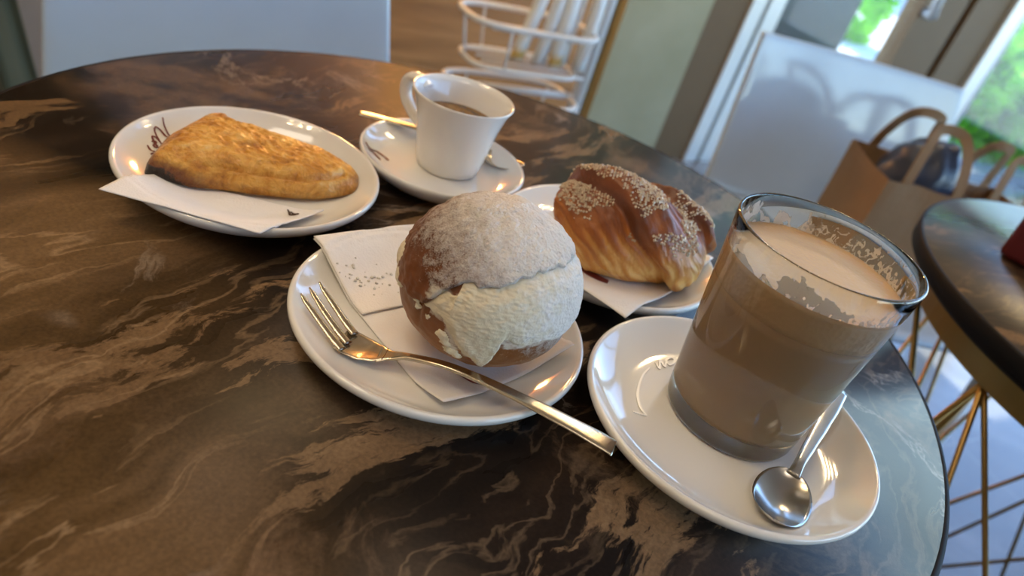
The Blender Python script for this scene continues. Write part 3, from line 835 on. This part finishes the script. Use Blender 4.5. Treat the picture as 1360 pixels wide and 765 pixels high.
while len(parts) < 2300 and tries < 60000:
    tries += 1
    v = CRV[rnd.randrange(len(CRV))]
    if v.normal.z < .35 or v.co.z < .028: continue
    if noise.noise(v.co * 38) + .3 * noise.noise(v.co * 110) < .10 - 14 * (v.co.z - .036) - (.5 if v.co.x < -.022 and v.co.z > .036 else 0): continue
    s = rnd.uniform(.0004, .0012); p = v.co + v.normal * s * .3
    a = Vector((rnd.gauss(0, 1), rnd.gauss(0, 1), rnd.gauss(0, 1))).normalized(); b = a.orthogonal().normalized(); c = a.cross(b)
    V8 = [p + (a * x + b * y + c * z) * s for x in (-.6, .6) for y in (-.6, .6) for z in (-.5, .5)]
    parts.append((V8, [(0, 1, 3, 2), (4, 6, 7, 5), (0, 4, 5, 1), (2, 3, 7, 6), (0, 2, 6, 4), (1, 5, 7, 3)]))
o = mesh('sugar_grains', *join(parts), SUGAR, tc, smooth=False); o['kind'] = 'stuff'

# ------------------------------------------------------------------ espresso cup
EC = (-.0715, .4725)
te = thing('espresso_cup', 'small white espresso cup with ear handle, part drunk', 'cup', (EC[0], EC[1], .0076))
lathe('cup_body', [(0, .0020), (.0165, .0020), (.0175, 0), (.0205, 0), (.0218, .0012), (.0232, .006), (.0258, .020), (.0288, .036), (.0322, .0475), (.0345, .0520), (.0350, .0530), (.0344, .0537), (.0332, .0532), (.0310, .0490), (.0270, .036), (.0235, .020), (.0205, .0085), (.0150, .0055), (0, .0050)], PORC, te, 96)
a0 = math.radians(156); hx, hy = math.cos(a0), math.sin(a0)
hp = [(.0300, .0455), (.0370, .0490), (.0450, .0475), (.0485, .0405), (.0465, .0320), (.0400, .0250), (.0310, .0195), (.0262, .0175)]
vs, fs = [], []
PH = smooth_path([Vector((r * hx, r * hy, z)) for r, z in hp], 6)
sidev = Vector((-hy, hx, 0))
for i, p in enumerate(PH):
    t = (PH[min(i + 1, len(PH) - 1)] - PH[max(i - 1, 0)]).normalized(); nn = t.cross(sidev).normalized()
    wd = interp(i / (len(PH) - 1), [(0, .0066), (.35, .0060), (.8, .0048), (1, .0055)])
    for j in range(14):
        a = 2 * PI * j / 14; vs.append(p + sidev * (math.cos(a) * wd) + nn * (math.sin(a) * .0033))
for i in range(len(PH) - 1):
    for j in range(14): fs.append((i * 14 + j, i * 14 + (j + 1) % 14, i * 14 + 14 + (j + 1) % 14, i * 14 + 14 + j))
fs.append(tuple(range(14))); fs.append(tuple(range(len(vs) - 14, len(vs))))
mesh('handle', vs, fs, PORC, te)
a = M('espresso_crema'); co = a.coord()
n1 = a.noise(co, 90, 5, .6, 1)
CREMA = a.pbr(a.ramp(n1, [(.35, (.16, .07, .016)), (.55, (.36, .19, .06)), (.75, (.50, .33, .14))]), .25, 0, a.bump(a.noise(co, 500, 3), .2, .0005))
lathe('espresso', [(0, .036), (.0266, .036), (.0268, .0364), (0, .0364)], CREMA, te, 64)

# ------------------------------------------------------------------ cutlery
def blade_vf(st, m=13):
    # st: centre, half width, dish depth, thickness
    P = [Vector(s[0]) for s in st]; k = len(P); vs, fs = [], []
    for i in range(k):
        t = (P[min(i + 1, k - 1)] - P[max(i - 1, 0)]).normalized()
        b = Vector((0, 0, 1)).cross(t).normalized(); n = t.cross(b).normalized()
        _, hw, dish, th = st[i]
        for s_ in (1, -1):
            for j in range(m):
                x = (j / (m - 1) * 2 - 1) * s_
                rim = (1 - abs(x) ** 4) ** .5
                vs.append(P[i] + b * (x * hw) + n * (dish * (x * x - 1) + s_ * th * .5 * max(rim, .15)))
    q = 2 * m
    for i in range(k - 1):
        for j in range(q): fs.append((i * q + j, i * q + (j + 1) % q, (i + 1) * q + (j + 1) % q, (i + 1) * q + j))
    fs.append(tuple(range(q))); fs.append(tuple(range((k - 1) * q, k * q)))
    return vs, fs
def resample(st, sub=5):
    P = smooth_path([s[0] for s in st], sub); out = []
    for i, p in enumerate(P):
        x = i / sub; k = min(int(x), len(st) - 2); f = x - k; f = f * f * (3 - 2 * f)
        out.append((p, *[st[k][c] * (1 - f) + st[k + 1][c] * f for c in (1, 2, 3)]))
    return out
def rel(st, base): return [((s[0][0] - base[0], s[0][1] - base[1], s[0][2] - base[2]), *s[1:]) for s in st]
# fork
fb = (-.0400, .2530, .0100)
tf = thing('fork', 'small steel dessert fork resting across the bun plate rim', 'fork', fb)
handle = [((-.0470, .2520, .0125), .0062, .0006, .0016), ((-.0410, .2520, .0140), .0034, .0002, .0018), ((-.0330, .2515, .0170), .0022, 0, .0022), ((-.0140, .2485, .0215), .0024, 0, .0022), ((.0120, .2440, .0225), .0032, 0, .0020), ((.0380, .2390, .0220), .0043, 0, .0018), ((.0560, .2360, .0205), .0051, 0, .0016), ((.0628, .2348, .0195), .0052, 0, .0016)]
o = mesh('handle', *blade_vf(resample(rel(handle, fb))), STEEL_WARM, tf)
head = [((-.0660, .2550, .0122), .0086, .0010, .0013), ((-.0610, .2545, .0112), .0087, .0014, .0014), ((-.0545, .2535, .0110), .0084, .0014, .0015), ((-.0490, .2525, .0120), .0068, .0009, .0016), ((-.0440, .2521, .0133), .0045, .0004, .0017)]
mesh('head', *blade_vf(resample(rel(head, fb))), STEEL_WARM, tf)
for (tx, ty), (rx, ry) in zip([(-.0910, .2655), (-.0896, .2720), (-.0874, .2785)], [(-.0650, .2483), (-.0644, .2547), (-.0636, .2612)]):
    md = ((tx + rx) / 2, (ty + ry) / 2)
    dz = 0.0009 if ry != .2547 else 0
    rx += (rx - tx) * .10; ry += (ry - ty) * .10
    tine = [((rx, ry, .0118 + dz), .0021, 0, .0013), ((rx * .8 + tx * .2, ry * .8 + ty * .2, .0125 + dz), .0020, 0, .0013), ((md[0], md[1], .0150 + dz), .0018, 0, .0013), ((tx * .85 + rx * .15, ty * .85 + ry * .15, .0182), .0014, 0, .0011), ((tx, ty, .0200), .0005, 0, .0006)]
    mesh('tine', *blade_vf(resample(rel(tine, fb)), 7), STEEL_WARM, tf)
# spoon on the glass saucer
def spoon(label, bowl, bl, bw, path, mt, tilt=0):
    # bowl: centre of the bowl; path: neck to handle end
    base = bowl
    t = thing('teaspoon', label, 'spoon', base)
    d = Vector(path[0]) - Vector(bowl); d.z = 0; d.normalize()
    st = []
    for k in range(19):
        x = -math.cos(PI * k / 18)
        hw = max(.0006, bw * (1 - abs(x) ** 2.1) ** .5 * (1 + .10 * x))
        p = Vector(bowl) + d * (x * bl) + Vector((0, 0, .0042 * x * x + tilt * x))
        st.append((p, hw, .0034 * (1 - x * x) ** .8 + .0003, .0008))
    mesh('bowl', *blade_vf(rel(st, base), 17), mt, t)
    hs_ = [(Vector(bowl) + d * (bl * .86) + Vector((0, 0, .0038 + tilt * .86)), .0030, 0, .0018)]
    n = len(path)
    for i, p in enumerate(path):
        f = i / (n - 1)
        hs_.append((p, interp(f, [(0, .0026), (.35, .0034), (.8, .0048), (1, .0044)]), 0, interp(f, [(0, .0024), (1, .0018)])))
    mesh('handle', *blade_vf(resample(rel(hs_, base)), 11), mt, t)
    return t
spoon('shiny teaspoon on the saucer beside the coffee glass', (.1430, .2465, .0118), .0190, .0132, [(.1530, .2690, .0175), (.1600, .2830, .0178), (.1700, .3030, .0183), (.1780, .3200, .0192), (.1860, .3365, .0200)], STEEL)
spoon('small teaspoon on the espresso saucer, passing behind the cup', (-.0370, .5010, .0118), .0165, .0115, [(-.0580, .5030, .0160), (-.0850, .5010, .0165), (-.1100, .4970, .0168), (-.1300, .4930, .0170), (-.1450, .4895, .0170)], STEEL_WARM)

# ------------------------------------------------------------------ glass of milky coffee
GC = (.1250, .3015); gz = .0078
tg = thing('coffee_glass', 'tall clear glass of milky coffee with foam traces inside', 'glass', (GC[0], GC[1], gz))
HG = .1045
def ro(z): return .0335 + (.0426 - .0335) * z / HG
a = M('clear_glass'); gl = a.n('ShaderNodeBsdfGlass'); gl.inputs['IOR'].default_value = 1.47; gl.inputs['Roughness'].default_value = 0; gl.inputs['Color'].default_value = (.97, .985, .98, 1)
tr = a.n('ShaderNodeBsdfTransparent'); tr.inputs[0].default_value = (.92, .94, .93, 1)
lp = a.n('ShaderNodeNewGeometry')
a.t.links.new(gl.outputs[0], a.out.inputs[0]); GLASS = a.m
TH = .0017; zb = .0095
prof = [(0, .0012), (.024, .0012), (.029, .0002), (.0318, 0), (.0332, .0010), (ro(.003), .003)]
for k in range(1, 15): prof.append((ro(.003 + (HG - .004) * k / 15), .003 + (HG - .004) * k / 15))
prof += [(ro(HG) - .0001, HG - .0009), (ro(HG) - .0006, HG - .0002), (ro(HG) - .0011, HG), (ro(HG) - .0016, HG - .0003), (ro(HG) - TH, HG - .0012)]
for k in range(14, 0, -1):
    z = zb + .004 + (HG - .006 - zb) * k / 15; prof.append((ro(z) - TH, z))
prof += [(ro(zb) - TH - .0010, zb + .0018), (ro(zb) - TH - .004, zb + .0003), (.02, zb), (0, zb)]
lathe('glass_wall', prof, GLASS, tg, 128)
def inner(z): return ro(z) - TH + .00025
LV = .0895; FB = .0735
a = M('milky_coffee'); co = a.coord()
COFFEE = a.pbr(a.mix(a.noise(co, 30, 3), (.42, .265, .14), (.45, .29, .16)), .35, 0, None, Subsurface_Weight=.3, Subsurface_Radius=(.006, .004, .002))
cp = [(0, zb - .0002), (.02, zb - .0002), (ro(zb) - TH - .0040 + .0003, zb + .0001), (ro(zb) - TH - .0008, zb + .0018)]
for k in range(0, 13): z = zb + .004 + (FB - zb - .004) * k / 12; cp.append((inner(z), z))
cp += [(0, FB)]
lathe('coffee', cp, COFFEE, tg, 128)
a = M('coffee_foam'); co = a.coord()
v = a.voro(co, 420); nn = a.noise(co, 70, 4)
fc = a.mix(nn, (.55, .40, .24), (.61, .46, .29))
d2 = a.vmath('LENGTH', a.vmath('MULTIPLY', co, (1, 1, 0)))
fc = a.mix(a.ramp(a.math('ADD', a.math('MULTIPLY', d2, 25), a.math('MULTIPLY', nn, .2)), [(.86, 0), (1.0, .7)]), fc, (.56, .34, .16))
FOAM = a.pbr(fc, .42, 0, a.bump(v, .35, .0008, a.bump(nn, .2, .001)), Subsurface_Weight=.2, Subsurface_Radius=(.004, .003, .002))
fp = [(0, FB + .0001), (inner(FB) - .0002, FB + .0001)]
for k in range(0, 7): z = FB + .0003 + (LV - FB) * k / 6; fp.append((inner(z), z))
fp += [(inner(LV) - .0012, LV - .0004), (inner(LV) - .003, LV - .0007), (0, LV - .0006)]
lathe('foam', fp, FOAM, tg, 128)
# foam clinging to the glass above the drink
a = M('foam_residue'); co = a.coord(); s = a.sep(co)
cyl = a.vmath('MULTIPLY', co, (1, 1, .8))
n1 = a.noise(cyl, 62, 3, .5, .6); n2 = a.noise(cyl, 330, 3, .55, 1.2)
n3 = a.noise(a.mapping(cyl, loc=(2, 3, 0)), 150, 3, .5, .8)
hz = a.math('MULTIPLY', a.math('SUBTRACT', s[2], LV), 1 / (HG - LV))
big = a.ramp(a.math('SUBTRACT', a.math('ADD', n1, .18), a.math('MULTIPLY', hz, .38)), [(.47, 0), (.49, 1)])
holes = a.ramp(a.math('SUBTRACT', n3, a.math('MULTIPLY', hz, .10)), [(.43, 0), (.46, 1)])
speck = a.ramp(a.math('SUBTRACT', n2, a.math('MULTIPLY', hz, .20)), [(.46, 0), (.50, 1)])
side = a.ramp(a.math('ADD', a.math('MULTIPLY', s[0], 14), a.math('MULTIPLY', s[1], 2)), [(.0, 0), (.28, 1)])
msk = a.mix(side, a.math('MULTIPLY', big, holes), a.math('MULTIPLY', speck, a.ramp(hz, [(.55, 1), (.9, 0)])))
t_ = a.n('ShaderNodeBsdfTransparent')
pb = a.n('ShaderNodeBsdfPrincipled'); pb.inputs['Base Color'].default_value = (.74, .65, .54, 1); pb.inputs['Roughness'].default_value = .5
mx = a.n('ShaderNodeMixShader'); a.put(mx.inputs[0], a.math('MULTIPLY', msk, .75)); a.put(mx.inputs[1], t_.outputs[0]); a.put(mx.inputs[2], pb.outputs[0])
a.t.links.new(mx.outputs[0], a.out.inputs[0]); RESID = a.m
rp = []
for k in range(9):
    z = LV - .0003 + (HG - .003 - LV) * k / 8; rp.append((ro(z) - TH - .00012, z))
o = lathe('foam_traces', rp, RESID, tg, 128)

# ------------------------------------------------------------------ crumbs of icing sugar on the napkin
rnd = random.Random(11); parts = []
CR = simple('icing_crumb', (.80, .77, .72), .9)
for k in range(46):
    u = rnd.gauss(0, .35); v = rnd.gauss(0, .35)
    x = -.0730 + u * .020 + v * .006; y = .3040 + u * -.004 + v * .018
    s = rnd.uniform(.0003, .0010)
    d = math.hypot(x - BUN[0], y - BUN[1]); z = max(plate_z(d, .0732), .0076 + .0095 * sstep(.55, .97, d / .0732)) + .0031
    if d > .066: continue
    vv, ff = lathe_vf([(0, -s * .3), (s, -s * .2), (s * .8, s * .4), (0, s * .6)], 7, (x + .073, y - .304))
    parts.append(([Vector((p[0], p[1], p[2] + z - .012)) for p in vv], ff))
o = mesh('sugar_crumbs', *join(parts), CR, None, loc=(-.073, .304, .012)); tag(o, 'scattered sugar crumbs on the napkin left of the bun', 'crumbs', None, 'stuff')

# ------------------------------------------------------------------ dark red box on the other table
tr_ = thing('napkin_box', 'dark red box standing on the other marble table, right edge', 'box', (.510, .735, 0), math.radians(52))
REDBOX = simple('dark_red_lacquer', (.10, .008, .010), .35)
o = box('holder', (0, 0, .045), (.14, .075, .09), REDBOX, tr_, 0, .006)
o = box('lid', (0, 0, .0935), (.143, .078, .007), REDBOX, tr_, 0, .003)
o = box('opening', (0, 0, .0972), (.09, .02, .001), BLACK, tr_, 0, 0)

# ------------------------------------------------------------------ paper bags
def mat_kraft():
    a = M('kraft_paper'); co = a.coord()
    c = a.mix(a.noise(co, 14, 4), (.23, .13, .060), (.30, .18, .090))
    return a.pbr(c, .8, 0, a.bump(a.noise(co, 25, 4), .4, .006))
KRAFT = mat_kraft()
def strap(name, pts, wd, sidev, parent):
    P = smooth_path([Vector(p) for p in pts], 6); vs, fs = [], []
    for i, p in enumerate(P):
        t = (P[min(i + 1, len(P) - 1)] - P[max(i - 1, 0)]).normalized()
        b = t.cross(Vector(sidev)).normalized() * wd / 2; nrm = Vector(sidev) * .0012
        vs += [p - b - nrm, p + b - nrm, p + b + nrm, p - b + nrm]
    for i in range(len(P) - 1):
        for k in range(4): fs.append((i * 4 + k, i * 4 + (k + 1) % 4, i * 4 + 4 + (k + 1) % 4, i * 4 + 4 + k))
    n = len(vs); fs += [(0, 1, 2, 3), (n - 4, n - 3, n - 2, n - 1)]
    return mesh(name, vs, fs, KRAFT, parent, smooth=False)
def bag(label, c, sx, sy, h, rz, hh, lean=0):
    t = thing('paper_bag', label, 'bag', c, rz)
    vs, fs = [], []
    NXs = 10
    ring = []
    for i in range(NXs): ring.append((-sx / 2 + sx * i / NXs, -sy / 2))
    for i in range(NXs): ring.append((sx / 2, -sy / 2 + sy * i / NXs))
    for i in range(NXs): ring.append((sx / 2 - sx * i / NXs, sy / 2))
    for i in range(NXs): ring.append((-sx / 2, sy / 2 - sy * i / NXs))
    n = len(ring); NZs = 12
    for j in range(NZs + 1):
        f = j / NZs
        for x, y in ring:
            k = noise.noise(Vector((x * 20, y * 20, f * 3 + c[0] * 9)))
            pinch = 1 - .10 * f * (1 - abs(x) / (sx / 2))
            vs.append((x * (1 + .02 * f) + .004 * k * f, y * pinch + .005 * k * f, h * f + .004 * k * f))
    for j in range(NZs):
        for i in range(n): fs.append((j * n + i, j * n + (i + 1) % n, (j + 1) * n + (i + 1) % n, (j + 1) * n + i))
    fs.append(tuple(range(n)))
    o = mesh('bag_body', vs, fs, KRAFT, t, smooth=False); s = o.modifiers.new('thick', 'SOLIDIFY'); s.thickness = .0012
    for sg in (-1, 1):
        y = sg * (sy / 2 * .88); yl = y * .55
        strap('handle', [(-sx * .28, y, h - .03), (-sx * .28, y, h + .01), (-sx * .22, (y + yl) / 2, h + hh * .7), (-sx * .12, yl, h + hh), (sx * .12, yl, h + hh), (sx * .22, (y + yl) / 2, h + hh * .7), (sx * .28, y, h + .01), (sx * .28, y, h - .03)], .016, (0, 1, 0), t)
    return t
SEATZ = -.277
bag('brown paper bag with handles on the white chair seat, dark bundle inside', (.565, 1.235, SEATZ + .005), .15, .17, .185, .12, .085)
bag('second brown paper bag on the white chair seat, behind the other table', (.722, 1.285, SEATZ + .005), .12, .12, .172, .25, .078)
# dark navy bundle in the first bag
vs, fs = [], []
NA_, NE_ = 40, 24
for j in range(NE_ + 1):
    el = -PI / 2 + PI * j / NE_
    for i in range(NA_):
        az = 2 * PI * i / NA_; d = dirv(az, el)
        r = 1 + .16 * fbm(d, 2.0, 3) - .10 * abs(math.sin(d.x * 5 + d.z * 3)) ** 6
        vs.append((d.x * .058 * r, d.y * .062 * r, d.z * .085 * r))
for j in range(NE_):
    for i in range(NA_): fs.append((j * NA_ + i, j * NA_ + (i + 1) % NA_, (j + 1) * NA_ + (i + 1) % NA_, (j + 1) * NA_ + i))
a = M('navy_nylon'); NAVY = a.pbr(a.mix(a.noise(a.coord(), 20, 3), (.020, .030, .060), (.045, .065, .12)), .38, 0, a.bump(a.noise(a.coord(), 40, 3), .4, .004))
o = mesh('jacket', vs, fs, NAVY, None, loc=(.575, 1.245, -.105)); o.rotation_euler = (.2, .35, .3)
tag(o, 'dark navy rolled jacket sticking out of the paper bag', 'jacket')

# ------------------------------------------------------------------ white wire display stand
sp = Vector((.0, 1.60, FLOOR))
ts = thing('wire_stand', 'white wire rack with baskets beside the sage wall', 'rack', sp)
def S(along, out, z): return (-WD.x * along + WN.x * out, -WD.y * along + WN.y * out, z - FLOOR)
tube('post', [S(0, 0, FLOOR), S(0, 0, 1.1)], .015, WHITE_MT, ts, 14)
tube('foot', [S(-.10, .0, FLOOR + .013), S(.34, 0, FLOOR + .013)], .012, WHITE_MT, ts, 10)
tube('foot', [S(.0, -.12, FLOOR + .013), S(.0, .16, FLOOR + .013)], .012, WHITE_MT, ts, 10)
def basket(z0, h, L, Wd, sag, nw):
    def loop(z, k=1.0):
        pts = []
        for i in range(40):
            a = 2 * PI * i / 40; ca, sa = math.cos(a), math.sin(a)
            x = .022 + L / 2 + L / 2 * math.copysign(abs(ca) ** .6, ca) * k; y = Wd / 2 * math.copysign(abs(sa) ** .6, sa) * k
            pts.append(S(x, y, z))
        return pts
    b = tube('basket', loop(z0 + h), .0060, WHITE_MT, ts, 8, True)
    b2 = tube('wire', loop(z0, .86), .005, WHITE_MT, b, 8, True)
    for i in range(0, 40, 8):
        p, q = loop(z0 + h)[i], loop(z0, .86)[i]
        tube('wire', [p, q], .003, WHITE_MT, b, 6)
    for y in (-.6, -.2, .2, .6):
        tube('wire', [S(.03, y * Wd / 2, z0), S(L - .03, y * Wd / 2, z0)], .003, WHITE_MT, b, 6)
basket(-.205, .085, .285, .15, 0, 8)
basket(-.335, .070, .285, .17, 0, 8)
tube('crossbar', [S(.0, 0, -.262), S(.24, 0, -.262)], .0075, WHITE_MT, ts, 8)
tube('crossbar', [S(.0, 0, -.14), S(.24, 0, -.14)], .0075, WHITE_MT, ts, 8)
# sachets standing in the upper basket
def mat_sachet():
    a = M('sachet_paper'); co = a.coord(); s = a.sep(co)
    band = a.ramp(s[2], [(.0, 0), (.018, 1), (.036, 0)])
    return a.pbr(a.mix(band, (.74, .77, .76), (.70, .42, .03)), .4, 0, a.bump(a.noise(co, 60, 3), .3, .004))
SACH = [mat_sachet(), simple('sachet_plain', (.76, .79, .79), .4)]
for k, (al, ou, lean, lab) in enumerate(((.185, .02, .30, 'white sachet in the rack, leftmost, leaning'), (.135, .025, .18, 'white sachet in the rack, second from left'), (.100, .03, .10, 'white sachet in the rack, middle of the row'), (.070, .0, .12, 'white sachet in the rack, fourth from left'), (.040, .03, .10, 'white sachet in the rack, nearest the post'))):
    p = S(al, ou, -.20); base = Vector(p) + sp
    t = thing('sachet', lab, 'sachet', base, WA, 'sachets in the wire rack')
    h = .17; wd = .032; vs, fs = [], []
    for j in range(9):
        f = j / 8; th = .009 * (1 - abs(2 * f - 1) ** 3) + .0008
        for x, y in ((-wd / 2, 0), (0, -th), (wd / 2, 0), (0, th)):
            vs.append((x + lean * h * f * .8, y + .02 * f, h * f + .004))
    for j in range(8):
        for i in range(4): fs.append((j * 4 + i, j * 4 + (i + 1) % 4, j * 4 + 4 + (i + 1) % 4, j * 4 + 4 + i))
    fs += [(0, 1, 2, 3), (32, 33, 34, 35)]
    mesh('packet', vs, fs, SACH[0 if k in (0, 2) else 1], t)
    box('crimp', (lean * h * .8 + .001, .02, h + .008), (wd, .0015, .012), SACH[1], t)
